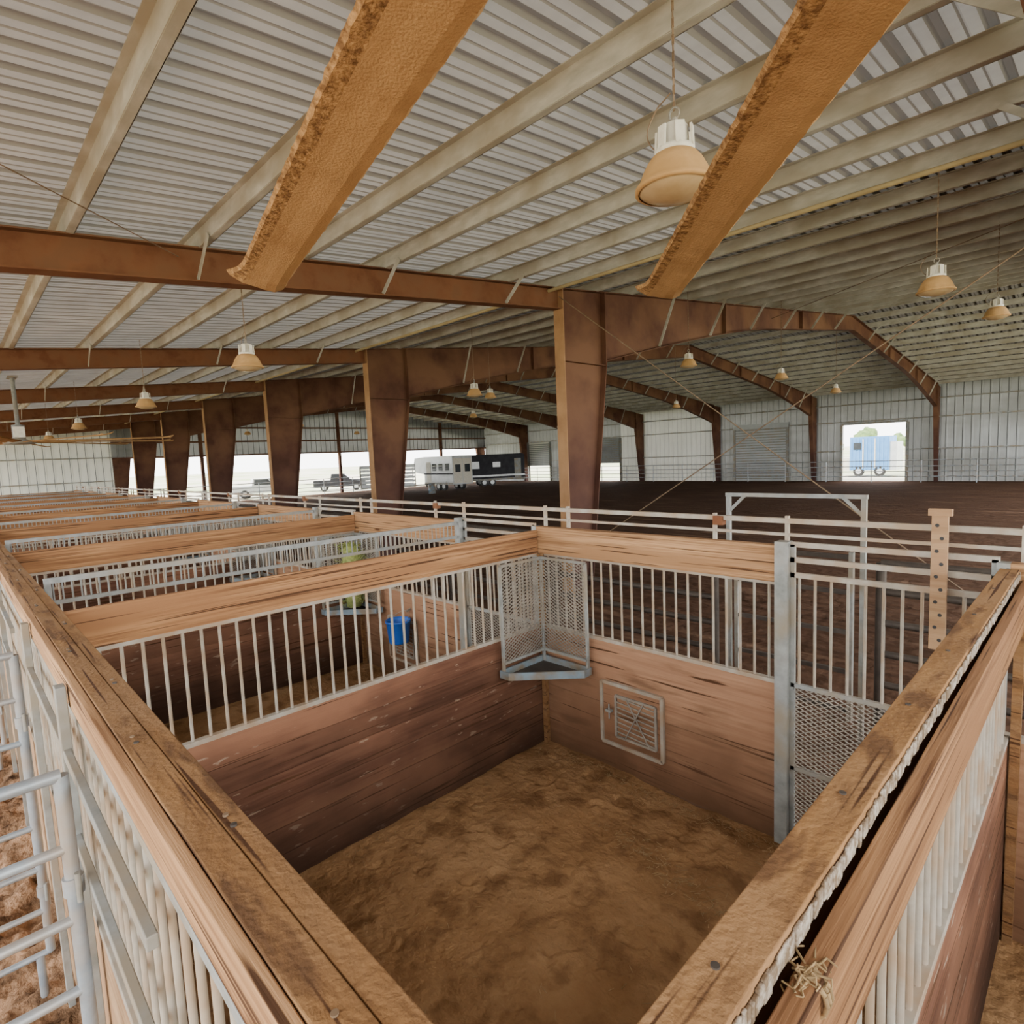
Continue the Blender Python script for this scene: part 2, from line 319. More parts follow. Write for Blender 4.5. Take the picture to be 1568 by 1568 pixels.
# ---------------------------------------------------------------- walls
def ribbed(b,p0,p1,z0f,z1f,k,inn,step=0.3,krib='wallrib'):
    p0=Vector((*p0,0)); p1=Vector((*p1,0)); L=(p1-p0).length; d=(p1-p0)/L; nrm=Vector(inn)
    n=max(1,int(L/step)); st=L/n; prof=[]
    for i in range(n): prof+=[(i*st,0),(i*st+st*0.7,0),(i*st+st*0.78,0.03),(i*st+st*0.92,0.03)]
    prof.append((L,0))
    pts=[p0+d*u+nrm*w for u,w in prof]; m=len(pts)
    vs=[(q.x,q.y,z0f(q)) for q in pts]+[(q.x,q.y,z1f(q)) for q in pts]
    b.add(vs,[(i,i+1,m+i+1,m+i) for i in range(m-1)],k)
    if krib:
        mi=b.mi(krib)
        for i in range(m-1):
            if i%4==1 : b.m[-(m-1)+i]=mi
w=MB(); eave=R(YE)
c0=lambda q:0.0
ops=[(-6,9.9,None,'wall'),(9.9,14.05,4.15,'wall'),(14.05,24.0,None,'wall'),(24.0,34.0,None,'wallwhite'),(34.0,38.0,1.8,'wall'),(38.0,43.4,None,'wall'),(43.4,46.9,1.7,'wall'),(46.9,AE,None,'wall')]
for a0,a1,t,kk in ops:
    if t is None: ribbed(w,(-a1,YE),(-a0,YE),c0,lambda q:eave,kk,(0,-1,0),0.45)
    else: ribbed(w,(-a1,YE),(-a0,YE),lambda q,t=t:t,lambda q:eave,kk,(0,-1,0),0.45)
for z in (2.2,4.35,5.6):
    if z>4.2: w.box((-AE,YE-0.2,z),(6,YE-0.04,z+0.08),'galv')
    else:
        for a0,a1 in ((-6,9.9),(14.05,34),(38,43.4),(46.9,AE)): w.box((-a1,YE-0.2,z),(-a0,YE-0.04,z+0.08),'galv')
for a0,a1,t,kk in ops:
    if t:
        for a in (a0,a1): w.box((-a-0.08,YE-0.22,0),(-a+0.08,YE+0.02,t if t>4 else 4.3),'galv')
        w.box((-a1,YE-0.22,t),(-a0,YE+0.02,t+0.15),'galv')
w.obj('wall_far')
d=MB()
d.box((-22.1,YE-0.32,0),(-18.0,YE-0.25,4.3),'galv')
for i in range(20): d.box((-22.1,YE-0.345,0.05+i*0.21),(-18.0,YE-0.32,0.17+i*0.21),'doorslat')
d.box((-22.3,YE-0.4,0),(-22.1,YE-0.22,4.5),'galv'); d.box((-18.0,YE-0.4,0),(-17.8,YE-0.22,4.5),'galv'); d.box((-22.3,YE-0.42,4.3),(-17.8,YE-0.2,4.7),'doorslat')
d.obj('door_roll_up')
d=MB(); d.box((-38,YE-0.32,1.8),(-34,YE-0.25,4.3),'galv')
for i in range(12): d.box((-38,YE-0.345,1.85+i*0.205),(-34,YE-0.32,1.98+i*0.205),'wall')
d.obj('door_half_open')
d=MB(); d.box((-46.4,YE-0.32,1.7),(-43.4,YE-0.25,4.3),'wallwhite')
for i in range(12): d.box((-46.4,YE-0.345,1.75+i*0.205),(-43.4,YE-0.32,1.88+i*0.205),'wall')
d.obj('door_half_open')
w=MB()
ribbed(w,(-AE,YMIN),(-AE,9.5),c0,lambda q:R(q.y),'wallwhite',(1,0,0),0.5)
ribbed(w,(-AE,9.5),(-AE,YR),lambda q:4.0,lambda q:R(q.y),'wall',(1,0,0),0.5)
ribbed(w,(-AE,YR),(-AE,YE),lambda q:4.0,lambda q:R(q.y),'wall',(1,0,0),0.5)
for z in (4.0,5.2,6.4): w.box((-AE+0.03,9.5,z),(-AE+0.2,YE,z+0.14),'rust')
w.box((-AE+0.03,YMIN,2.3),(-AE+0.2,9.5,2.38),'galv'); w.box((-AE+0.03,YMIN,4.1),(-AE+0.2,9.5,4.18),'galv')
for y in (15.9,22.3,28.7,35.1,41.5): w.box((-AE+0.02,y-0.12,0),(-AE+0.3,y+0.12,R(y)-0.2),'rust')
w.obj('wall_end')

# ---------------------------------------------------------------- pipe fences in arena
def pfence(name,p0,p1,zs,post=2.4,k='pipe',r=0.028,top=None):
    b=MB(); p0=Vector((*p0,0)); p1=Vector((*p1,0)); L=(p1-p0).length; n=max(1,round(L/post))
    for z in zs: b.cyl(p0+Vector((0,0,z)),p1+Vector((0,0,z)),r,k,8)
    for i in range(n+1):
        q=p0.lerp(p1,i/n); b.cyl(q,q+Vector((0,0,top or max(zs))),r*1.25,k,8)
    return b.obj(name)
pfence('arena_pipe_fence',(-AE+1,YE-1.2),(6,YE-1.2),(0.4,0.75,1.1,1.5),3.0,'pipe',0.03)
pfence('arena_pipe_fence',(-AE+1.2,10.8),(-AE+1.2,32.5),(0.4,0.75,1.1,1.5),3.0,'pipe',0.035)
pfence('alley_rail_fence',(-30,6.2),(-3.1,6.2),(0.35,0.65,0.95,1.25,1.55,1.82),2.4,'darkpipe',0.035)
pfence('alley_rail_fence',(-1.45,6.2),(6,6.2),(0.35,0.65,0.95,1.25,1.55,1.82),2.4,'darkpipe',0.035)
b=MB()
for x in (-2.93,-1.6):
    b.beam((x,6.2,0),(x,6.2,2.44),0.045,0.045,'galv')
b.beam((-2.96,6.2,2.44),(-1.57,6.2,2.44),0.04,0.04,'galv')
for x,s in ((-2.93,1),(-1.6,-1)): b.beam((x,6.2,2.25),(x+s*0.18,6.2,2.43),0.02,0.03,'galv')
b.box((-2.86,6.17,0.2),(-2.82,6.23,1.9),'galv'); b.box((-1.72,6.17,0.2),(-1.68,6.23,1.9),'galv')
for z in (0.3,0.7,1.1,1.5,1.85): b.beam((-2.84,6.2,z),(-1.70,6.2,z),0.04,0.04,'darkpipe')
b.obj('walk_through_gate')

# ---------------------------------------------------------------- stalls
ZT=2.22; ZB=1.98; ZK2=1.23
def arena_wall():
    b=MB(); dw=1.24; Y=YA
    z=0.0
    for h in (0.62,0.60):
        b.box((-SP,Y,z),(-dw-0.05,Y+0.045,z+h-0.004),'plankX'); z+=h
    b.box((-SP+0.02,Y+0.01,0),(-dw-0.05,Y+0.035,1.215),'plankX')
    b.beam((-SP,Y+0.02,ZK2),(-dw,Y+0.02,ZK2),0.05,0.03,'bar')
    n=int((SP-dw)/0.105)
    for i in range(1,n):
        x=-dw-(SP-dw)*i/n; b.cyl((x,Y+0.02,ZK2),(x,Y+0.02,ZB+0.01),0.010,'bar',8)
    b.beam((-SP,Y+0.02,ZB-0.01),(-dw,Y+0.02,ZB-0.01),0.035,0.03,'bar')
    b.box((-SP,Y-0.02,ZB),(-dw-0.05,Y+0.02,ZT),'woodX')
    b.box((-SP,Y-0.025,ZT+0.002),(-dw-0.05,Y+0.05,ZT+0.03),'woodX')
    b.box((-SP+0.03,Y-0.055,0),(-SP+0.075,Y-0.005,ZB),'woodcapX')
    b.box((-dw-0.045,Y-0.05,0),(-dw+0.045,Y+0.05,ZT+0.06),'galv')
    b.box((-0.06,Y-0.03,0),(0.0,Y+0.05,ZT+0.03),'galv')
    b.beam((-SP,Y+0.07,2.42),(0,Y+0.07,2.42),0.045,0.035,'bar')
    b.beam((-SP,Y+0.07,2.32),(0,Y+0.07,2.32),0.02,0.022,'bar')
    for x in (-SP+0.05,-SP+0.35,-dw-0.55,-dw): b.beam((x,Y+0.07,2.2),(x,Y+0.07,2.455),0.03,0.025,'bar')
    b.beam((-dw-0.55,Y+0.06,2.40),(-dw-0.47,Y+0.06,2.40),0.06,0.07,'rustlight')
    for zz in (2.26,2.15,2.04): b.beam((-dw,Y+0.02,zz),(-0.05,Y+0.02,zz),0.03,0.035,'bar')
    for i in range(1,12):
        x=-dw+dw*i/12; b.cyl((x,Y+0.02,ZK2),(x,Y+0.02,2.02),0.010,'bar',8)
    for zz in (ZK2,0.60,0.10): b.beam((-dw+0.05,Y+0.02,zz),(-0.06,Y+0.02,zz),0.03,0.03,'galv')
    for x in (-dw+0.06,-0.07): b.beam((x,Y+0.02,0.08),(x,Y+0.02,2.26),0.03,0.03,'galv')
    b.dmesh((-dw+0.07,Y+0.02,0.11),(1,0,0),(0,0,1),dw-0.15,1.10,'mesh',0.065,0.5,0.005)
    return b
def hatch():
    b=MB(); Y=YA-0.02; x0,x1,z0,z1=-3.24+A0,-2.60+A0,0.26,0.84
    for (p,q) in (((x0,z0),(x1,z0)),((x1,z0),(x1,z1)),((x1,z1),(x0,z1)),((x0,z1),(x0,z0))):
        b.beam((p[0],Y,p[1]),(q[0],Y,q[1]),0.03,0.032,'bar',up=(0,1,0))
    gx0,gx1,gz0,gz1=x0+0.16,x1-0.06,0.35,0.74
    for (p,q) in (((gx0,gz0),(gx1,gz0)),((gx1,gz0),(gx1,gz1)),((gx1,gz1),(gx0,gz1)),((gx0,gz1),(gx0,gz0))):
        b.beam((p[0],Y-0.01,p[1]),(q[0],Y-0.01,q[1]),0.02,0.016,'mesh',up=(0,1,0))
    for i in range(8):
        z=gz0+0.03+i*0.047; b.beam((gx0,Y-0.012,z+0.02),(gx1,Y-0.012,z-0.01),0.006,0.012,'mesh',up=(0,0,1))
    b.cyl((gx0+0.10,Y-0.02,gz0),(gx0+0.30,Y-0.02,gz1),0.006,'mesh',6); b.cyl((gx0+0.36,Y-0.02,gz0),(gx0+0.12,Y-0.02,gz1),0.006,'mesh',6)
    b.box((x0+0.015,Y+0.002,z0+0.015),(x1-0.015,Y+0.010,z1-0.015),'plankX')
    b.beam((x0+0.06,Y-0.02,0.58),(x0+0.12,Y-0.02,0.58),0.04,0.02,'galv'); b.cyl((x0+0.09,Y-0.02,0.50),(x0+0.09,Y-0.02,0.64),0.007,'galv')
    return b
aw=arena_wall().mesh('stall_arena_wall')
ht=hatch().mesh('feed_hatch')
for i in range(-1,NST):
    inst('stall_arena_wall',aw,(-A0-i*SP,0,0))
    if i>=0: inst('feed_hatch',ht,(-A0-i*SP,0,0))
def partition(near=False):
    b=MB(); y0=YF+0.15; y1=YA-0.03
    z=0.02; hs=[0.2]*6
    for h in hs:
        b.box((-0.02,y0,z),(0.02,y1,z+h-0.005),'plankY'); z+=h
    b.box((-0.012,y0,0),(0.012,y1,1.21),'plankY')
    b.beam((0,y0,ZK2),(0,y1,ZK2),0.045,0.03,'bar'); b.beam((0,y0,ZB-0.012),(0,y1,ZB-0.012),0.035,0.025,'bar')
    n=int((y1-y0)/0.108)
    for i in range(1,n):
        y=y0+(y1-y0)*i/n; b.cyl((0,y,ZK2),(0,y,ZB),0.0105,'bar',8)
    if not near:
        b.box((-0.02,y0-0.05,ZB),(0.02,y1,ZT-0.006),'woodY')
    else:
        b.box((-0.045,y0-0.12,ZT-0.04),(0.040,y1,ZT),'woodcapY')
        yy=y0-0.05
        while yy<y1:
            ln=random.uniform(0.008,0.03); b.box((0.0405,yy,ZT-0.04-random.uniform(0,0.012)),(0.045+random.uniform(0,.004),min(yy+ln,y1),ZT-0.008-random.uniform(0,0.008)),'flake'); yy+=ln
        b.box((0.055,y0-0.1,ZB-0.02),(0.092,y1,ZT-0.055),'woodY')
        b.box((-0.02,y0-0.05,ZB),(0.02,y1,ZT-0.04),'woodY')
        for i in range(7):
            y=y0+0.3+i*0.58; b.cyl((-0.01,y,ZT-0.01),(-0.01,y,ZT+0.003),0.007,'darkpipe',10)
    return b
pm=partition().mesh('stall_partition')
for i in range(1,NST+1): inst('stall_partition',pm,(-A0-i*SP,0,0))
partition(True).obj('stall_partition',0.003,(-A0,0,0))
inst('stall_partition',pm,(-A0+SP,0,0))
def front():
    b=MB(); y=YF
    b.box((-SP,y,ZT-0.04),(0,y+0.067,ZT),'woodcapX')
    b.box((-SP,y+0.069,ZT-0.04),(0,y+0.118,ZT-0.002),'woodcapX')
    b.box((-SP,y-0.030,ZT-0.11),(0,y-0.002,ZT-0.004),'woodX')
    b.box((-SP,y+0.005,ZT-0.13),(0,y+0.035,ZT-0.045),'galv')
    z=0.02
    for h in (0.2,)*6: b.box((-SP,y-0.02,z),(0,y+0.02,z+h-0.004),'woodpale'); b.box((-SP,y+0.022,z),(0,y+0.04,z+h-0.004),'plankX'); z+=h
    b.beam((-SP,y,ZK2),(0,y,ZK2),0.05,0.03,'bar'); b.beam((-SP,y,ZB+0.06),(0,y,ZB+0.06),0.03,0.03,'galv')
    n=34
    for i in range(n):
        x=-SP*(i+0.5)/n; b.cyl((x,y,ZK2),(x,y,ZT-0.12),0.0095,'bar',8)
    for x in (-SP+0.04,-SP+1.35): b.box((x-0.03,y-0.07,0),(x+0.03,y-0.037,ZT-0.02),'galv')
    b.box((-1.08,y-0.07,0),(-1.02,y-0.037,1.72),'galv')
    b.beam((-SP+0.05,y-0.055,ZB-0.03),(-1.05,y-0.055,ZB-0.03),0.025,0.035,'galv')
    b.beam((-1.05,y-0.055,1.62),(-SP+1.35,y-0.055,1.62),0.025,0.03,'galv')
    for i in range(6):
        x=-0.3-i*0.6; yb=y+0.03+0.055*(i%2); b.cyl((x,yb,ZT-0.01),(x,yb,ZT+0.003),0.007,'darkpipe',10); b.cyl((x-.05,yb,ZT-0.01),(x-.05,yb,ZT+0.003),0.006,'cable',10)
    return b
fm=front().mesh('stall_front_wall')
front().obj('stall_front_wall',0.003,(-A0,0,0))
for i in list(range(1,NST)): inst('stall_front_wall',fm,(-A0-i*SP,0,0))
inst('stall_front_wall',fm,(-A0+SP,0,0))
b=MB()
b.beam((0,YF+0.15,2.22),(0,YA-.06,2.22),0.035,0.04,'galv'); b.beam((0,YF+0.15,2.06),(0,YA-.06,2.06),0.025,0.03,'galv')
yy=YF+0.2
while yy<YA-0.1: b.cyl((0,yy,2.06),(0,yy,2.22),0.006,'galv',6); yy+=0.055
b.beam((0,YF+0.17,0),(0,YF+0.17,2.2),0.04,0.04,'galv')
hm=b.mesh('galvanized_panel_rail')
for i in range(1,NST): inst('galvanized_panel_rail',hm,(-A0-i*SP-1.24,0,0))

def feeder():
    b=MB(); X=-SP+0.10; Y=YA-0.08; S=0.56; z0,z1=0.90,1.95
    c=Vector((X,Y,0)); px=Vector((X+S,Y,0)); py=Vector((X,Y-S,0)); Z=Vector((0,0,1))
    for q in (px,py,c): b.beam(q+Z*z0,q+Z*z1,0.025,0.025,'galv')
    for z in (z0+0.12,z1):
        b.beam(c+Z*z,px+Z*z,0.025,0.025,'galv'); b.beam(c+Z*z,py+Z*z,0.025,0.025,'galv')
    b.dmesh(c+Z*(z0+0.13),(1,0,0),(0,0,1),S,z1-z0-0.14,'mesh',0.055,0.6,0.0055)
    b.dmesh(c+Z*(z0+0.13),(0,-1,0),(0,0,1),S,z1-z0-0.14,'mesh',0.055,0.6,0.0055)
    o=[(X-.04,Y+.03),(X+S+.02,Y+.03),(X+S+.02,Y-0.08),(X+0.08,Y-S-.02),(X-.04,Y-S-.02)]
    n=len(o); zb,zt=z0-0.02,z0+0.05
    vs=[(x,y,zb) for x,y in o]+[(x,y,zt) for x,y in o]
    b.add(vs,[(4,3,2,1,0)]+[(i,(i+1)%n,n+(i+1)%n,n+i) for i in range(n)],'bluesteel')
    ii=[(X-.02,Y+.01),(X+S-.0,Y+.01),(X+S-.0,Y-0.07),(X+0.07,Y-S),(X-.02,Y-S)]
    vs=[(x,y,zb+.01) for x,y in ii]+[(x,y,zt) for x,y in ii]
    b.add(vs,[(0,1,2,3,4)],'darkpipe'); b.add(vs,[(n+i,n+(i+1)%n,(i+1)%n,i) for i in range(n)],'bluesteel')
    b.add([(x,y,zt) for x,y in o]+[(x,y,zt) for x,y in ii],[(i,(i+1)%n,n+(i+1)%n,n+i) for i in range(n)],'bluesteel')
    return b
fd=feeder().mesh('corner_hay_feeder')
for i in range(0,NST): inst('corner_hay_feeder',fd,(-A0-i*SP,0,0))
b=MB()
cx,cy=-A0-2*SP+0.29,YA-0.27
for i in range(1400):
    q=Vector((cx+random.gauss(0,0.10),cy+random.gauss(0,0.10),random.uniform(1.0,1.85)))
    if q.x<-A0-2*SP+0.14 or q.y>YA-0.14 or (q.x-(-A0-2*SP))+(YA-q.y)>0.68: continue
    d=Vector((random.uniform(-1,1),random.uniform(-1,1),random.uniform(-.6,.6))).normalized()*0.045
    b.beam(q-d,q+d,0.006,0.006,'hay')
b.lathe([(0.0,0.93),(0.10,0.95),(0.13,1.2),(0.13,1.5),(0.12,1.75),(0.05,1.85),(0,1.86)],(cx+0.0,cy+0.0,0),'hay',14)
b.obj('hay_pile')
b=MB(); c=(-6.35,YA-0.22,0.62)
b.lathe([(0,0),(0.12,0),(0.13,0.02),(0.155,0.27),(0.165,0.275),(0.165,0.30),(0.15,0.30),(0.145,0.27),(0.12,0.03),(0,0.03)],c,'blue',28)
pts=[(c[0]+0.16*math.cos(t),c[1]+0.16*0.9*math.sin(t),c[2]+0.29+0.10*math.sin(t)) for t in [math.pi*i/10 for i in range(11)]]
for p0,p1 in zip(pts,pts[1:]): b.cyl(p0,p1,0.004,'galv',6)
b.beam((c[0],YA-0.02,1.02),(c[0],YA-0.09,1.0),0.02,0.02,'galv')
b.obj('blue_bucket')
b=MB(); x=-0.68
b.box((x-0.04,YA-0.075,1.70),(x+0.04,YA-0.045,2.54),'woodpale'); b.box((x-0.058,YA-0.08,2.51),(x+0.058,YA-0.04,2.55),'woodpale')
for i in range(10): b.cyl((x+0.012*(-1)**i,YA-0.0765,1.76+i*0.077),(x+0.012*(-1)**i,YA-0.070,1.76+i*0.077),0.011,'black',10)
b.obj('perforated_post')
b=MB()
for i in range(800):
    t=random.random()
    if t<0.4: x=-A0-random.uniform(0.3,SP-0.2); y=YA-abs(random.gauss(0,0.09))-0.08
    elif t<0.48: x=-A0-SP+0.08+abs(random.gauss(0,0.08)); y=random.uniform(YF+0.4,YA-0.1)
    elif t<0.85:
        u=random.random(); x=-2.6+1.9*u+random.gauss(0,0.09); y=3.5-0.45*u+random.gauss(0,0.08)
    else: x=-A0-random.uniform(0.3,SP-0.3); y=random.uniform(YF+0.4,YA-0.2)
    an=random.uniform(0,math.pi); l=random.uniform(0.010,0.028)
    z=gh(x,y,0.030,1.4,3)+hoof(x,y)+0.004
    b.beam((x-math.cos(an)*l,y-math.sin(an)*l,z),(x+math.cos(an)*l,y+math.sin(an)*l,z+random.uniform(0,.006)),0.0026,0.002,'straw')
b.obj('straw_litter')
b=MB()
for i in range(40):
    p=Vector((-A0+0.072+random.gauss(0,.005),0.86+random.gauss(0,.018),ZT-0.055))
    d=Vector((random.gauss(0,1),random.gauss(0.5,1),random.gauss(0.0,.2))).normalized()*random.uniform(.01,.03)
    q=p+d; b.cyl(p,q,0.002,'straw',5); b.cyl(q,q+Vector((d.y,-d.x,-abs(d.z)))*0.6,0.0015,'straw',5)
for k2 in range(3): 
    pts=[(-A0+0.074+0.026*math.cos(t),0.86+k2*0.01,ZT-0.085+0.03*math.sin(t)) for t in [2*math.pi*i/12 for i in range(13)]]
    for p0,p1 in zip(pts,pts[1:]): b.cyl(p0,p1,0.004,'straw',6)
b.obj('baling_twine_knot')

# ---------------------------------------------------------------- aisle pipe gates
def gate():
    b=MB(); Z0=0.25; ZTt=2.0; n=8; L=2.6
    b.cyl((0,0,Z0),(0,0,ZTt),0.022,'pipe',12); b.cyl((0,-L,Z0),(0,-L,ZTt),0.022,'pipe',12); b.cyl((0,-L/2,Z0),(0,-L/2,ZTt),0.018,'pipe',12)
    for i in range(n):
        z=Z0+(ZTt-Z0)*i/(n-1); b.cyl((0,0,z),(0,-L,z),0.017 if i<n-1 else 0.021,'pipe',12)
    for z in (0.62,1.62):
        b.cyl((0,0,z-0.03),(0,0,z+0.03),0.03,'pipe',12); b.beam((0,0,z),(0,0.028,z),0.02,0.02,'galv'); b.cyl((0.03,0.01,z-.05),(0.03,0.01,z+.05),0.009,'galv',8)
    for y in (-0.05,-L+0.05): b.cyl((0,y,0),(0,y,Z0),0.02,'pipe',10)
    return b
gm=gate().mesh('aisle_pipe_gate')
for a in (2.34,4.15,7.8,11.4,15.0): inst('aisle_pipe_gate',gm,(-a,YF-0.105,0))

# ---------------------------------------------------------------- high bay lights
def lamp():
    b=MB()
    b.lathe([(0.0,0.0),(0.06,0.003),(0.12,0.015),(0.175,0.038),(0.198,0.055)],(0,0,0),'lens',40)
    b.lathe([(0.198,0.050),(0.208,0.055),(0.210,0.070),(0.200,0.080),(0.190,0.10),(0.172,0.145),(0.148,0.19),(0.122,0.222),(0.100,0.235)],(0,0,0),'dust',40)
    b.lathe([(0.198,0.046),(0.216,0.05),(0.216,0.066),(0.203,0.070)],(0,0,0),'dust',40)
    b.lathe([(0.100,0.232),(0.108,0.24),(0.104,0.262),(0.075,0.266),(0.072,0.37),(0.058,0.385),(0.0,0.39)],(0,0,0),'white',24)
    for i in range(6):
        t=i*math.pi/3+0.3; c,s_=math.cos(t),math.sin(t)
        b.beam((0.098*c,0.098*s_,0.255),(0.092*c,0.092*s_,0.365),0.05,0.012,'white',up=(c,s_,0))
    b.cyl((0,0,0.385),(0,0,0.42),0.02,'galv',10)
    pts=[(0.03*math.cos(t),0,0.445+0.032*math.sin(t)) for t in [2*math.pi*i/12 for i in range(13)]]
    for p0,p1 in zip(pts,pts[1:]): b.cyl(p0,p1,0.006,'galv',6)
    pts=[(-0.10-0.07*math.sin(t*math.pi),0.0,0.28+0.24*t) for t in [i/8 for i in range(9)]]+[(-0.02,0,0.56)]
    for p0,p1 in zip(pts,pts[1:]): b.cyl(p0,p1,0.004,'cable',6)
    return b
lm=lamp().mesh('high_bay_light')
LP=[(1.72,3.02,4.33),(8.66,3.26,4.33),(15.6,3.5,4.40),(23.5,3.3,4.4),(31,3.3,4.4),
    (1.64,9.35,4.78),(1.6,14.6,5.15),(7.77,14.2,5.05),(7.6,19.9,5.05),(8.0,26.7,4.95),(15.5,14.2,5.0),(15.5,20,5.0),(15.5,27,5.0),
    (23.2,14.2,5.0),(23.2,20,5.0),(31,14.2,5.0),(31,20,5.0),(38.7,14.2,5.0),(38.7,22,5.0),(12.2,10.6,4.6)]
for a,y,z in LP:
    e=bpy.data.objects.new('high_bay_light',None); COL.objects.link(e); e.location=(-a,y,z)
    o=bpy.data.objects.new('lamp_body',lm); COL.objects.link(o); o.parent=e
    c=MB(); n=0; zz=0.46; top_=R(y)-z-0.03
    while zz<top_:
        if n%2: c.beam((0,0,zz),(0,0,min(zz+0.05,top_)),0.014,0.004,'cable',up=(1,0,0))
        else: c.beam((0,0,zz),(0,0,min(zz+0.05,top_)),0.004,0.014,'cable',up=(1,0,0))
        zz+=0.042; n+=1
    co=bpy.data.objects.new('chain',c.mesh('chain')); COL.objects.link(co); co.parent=e

# ---------------------------------------------------------------- HVLS fans
def fan(loc,phase,name='ceiling_fan'):
    b=MB(); nb=10; Rr=3.72
    sec=[(-0.110,0.012),(-0.100,0.000),(-0.06,-0.003),(-0.02,-0.004),(0.02,-0.008),(0.06,-0.010),(0.098,-0.004),(0.110,0.010),(0.07,0.020),(0.02,0.022),(-0.04,0.020),(-0.09,0.018)]
    for k in range(nb):
        t=math.radians(phase+36*k); d=Vector((-math.cos(t),math.sin(t),0)); s_=Vector((d.y,-d.x,0))
        rs=[0.30+(Rr-0.42-0.30)*i/160 for i in range(161)]+[Rr-0.30,Rr-0.2,Rr-0.12,Rr-0.05,Rr]
        vs=[]
        for j,rr in enumerate(rs):
            tt=max(0,(rr-(Rr-0.35))/0.35); sc=1.0+0.30*tt**2
            for q,(u,z) in enumerate(sec):
                jag=noise.noise(Vector((rr*22,q*3.1+k*7,0)))*0.004 if q in (0,1,6,7) else 0
                u2=u*sc+jag*(1 if u>0 else -1); ext=(0.05*abs(u)/0.11-0.025) if j==len(rs)-1 else 0
                zz=z+u2*-0.16+0.045*((abs(u)/0.11)**3)*tt**2 + (noise.noise(Vector((rr*30,u*40,k)))*0.0015 if q<8 else 0)
                p=d*(rr+ext)+s_*u2; vs.append((p.x,p.y,zz))
        n=len(sec)
        for i in range(n):
            kk='bladerough' if i in (0,1,11) else 'blade'
            vv=[];ff=[]
            for j in range(len(rs)): vv+= [vs[j*n+i],vs[j*n+(i+1)%n]]
            for j in range(len(rs)-1): ff.append((2*j,2*j+1,2*j+3,2*j+2))
            b.add(vv,ff,kk,True)
        b.add(vs[-n:],[tuple(range(n))],'blade'); b.add(vs[:n],[tuple(range(n))[::-1]],'blade')
    b.lathe([(0,-0.06),(0.30,-0.06),(0.36,-0.03),(0.36,0.03),(0.2,0.05),(0.14,0.08),(0.14,0.45),(0.05,0.47),(0.05,R(loc[1])-loc[2]-0.2)],(0,0,0),'galv',28)
    b.box((-0.16,-0.12,0.12),(0.16,0.12,0.4),'white')
    b.beam((-0.3,0,R(loc[1])-loc[2]-0.215),(0.3,0,R(loc[1])-loc[2]-0.215),0.2,0.03,'galv')
    return b.obj(name,0,loc)
fan((0.49,0.46,3.90),12.6)
fan((-20.5,1.55,3.9),86)

# ---------------------------------------------------------------- vehicles & outdoor things
def wheel(b,x,y,r=0.38,w=0.24):
    b.cyl((x,y-w/2,r),(x,y+w/2,r),r,'black',20); b.cyl((x,y-w/2-0.01,r),(x,y+w/2+0.01,r),r*0.55,'silver',16)
def trailer(name,loc,rot,L,k,gn=True):
    b=MB(); H=3.2; W=2.3; z0=0.55
    prof=[(0,z0),(L,z0),(L,H-0.15),(L-0.2,H),(0.1,H),(0,H-0.1)]
    vs=[(x,-W/2,z) for x,z in prof]+[(x,W/2,z) for x,z in prof]; n=len(prof)
    b.add(vs,[tuple(range(n)),tuple(range(2*n-1,n-1,-1))]+[((i+1)%n,i,n+i,n+(i+1)%n) for i in range(n)],k)
    if gn:
        prof=[(L,1.5),(L+1.6,1.7),(L+2.0,2.2),(L+1.7,H-0.1),(L,H)]
        vs=[(x,-W/2+.05,z) for x,z in prof]+[(x,W/2-.05,z) for x,z in prof]; n=len(prof)
        b.add(vs,[tuple(range(n)),tuple(range(2*n-1,n-1,-1))]+[((i+1)%n,i,n+i,n+(i+1)%n) for i in range(n)],k)
        b.beam((L+1.4,0,1.6),(L+1.4,0,0.2),0.12,0.12,'black')
    for s_ in (-1,1):
        y=s_*(W/2+0.012)
        if k=='silver':
            m=int((L-1.0)/1.05)
            for i in range(m): b.box((0.5+i*1.05,y-0.012,1.85),(0.5+i*1.05+0.62,y+0.012,2.5),'glass')
            b.box((0,y-0.015,1.5),(L,y+0.015,1.62),'trailerblack')
        else:
            b.box((0.5,y-0.012,1.8),(1.6,y+0.012,2.5),'silver'); b.box((3.0,y-0.012,1.9),(3.8,y+0.012,2.4),'silver')
            b.box((0,y-0.015,0.95),(L,y+0.015,1.12),'silver')
        b.box((0,y-0.015,z0),(L,y+0.015,z0+0.2),'galv')
        for xx in (L*0.32,L*0.32+0.85): wheel(b,xx,s_*(W/2-0.1))
        b.box((L*0.32-0.5,y-0.08,0.78),(L*0.32+1.35,y+0.08,0.86),k)
        b.box((L-1.1,y-0.014,0.7),(L-0.4,y+0.014,2.7),'galv' if k!='silver' else 'white')
    b.box((-0.015,-W/2+0.1,z0+.1),(0.0,-0.03,H-.25),'white' if k=='silver' else k); b.box((-0.015,0.03,z0+.1),(0.0,W/2-.1,H-.25),'white' if k=='silver' else k)
    b.box((-0.03,-0.85,1.7),(-0.015,-0.25,2.4),'glass'); b.box((-0.03,0.25,1.7),(-0.015,0.85,2.4),'glass')
    o=b.obj(name,0,loc); o.rotation_euler[2]=rot; return o
trailer('horse_trailer',(-41.8,34.4,0),math.radians(178),4.6,'silver')
trailer('horse_trailer',(-46.2,37.9,0),math.radians(62),6.4,'trailerblack',False)
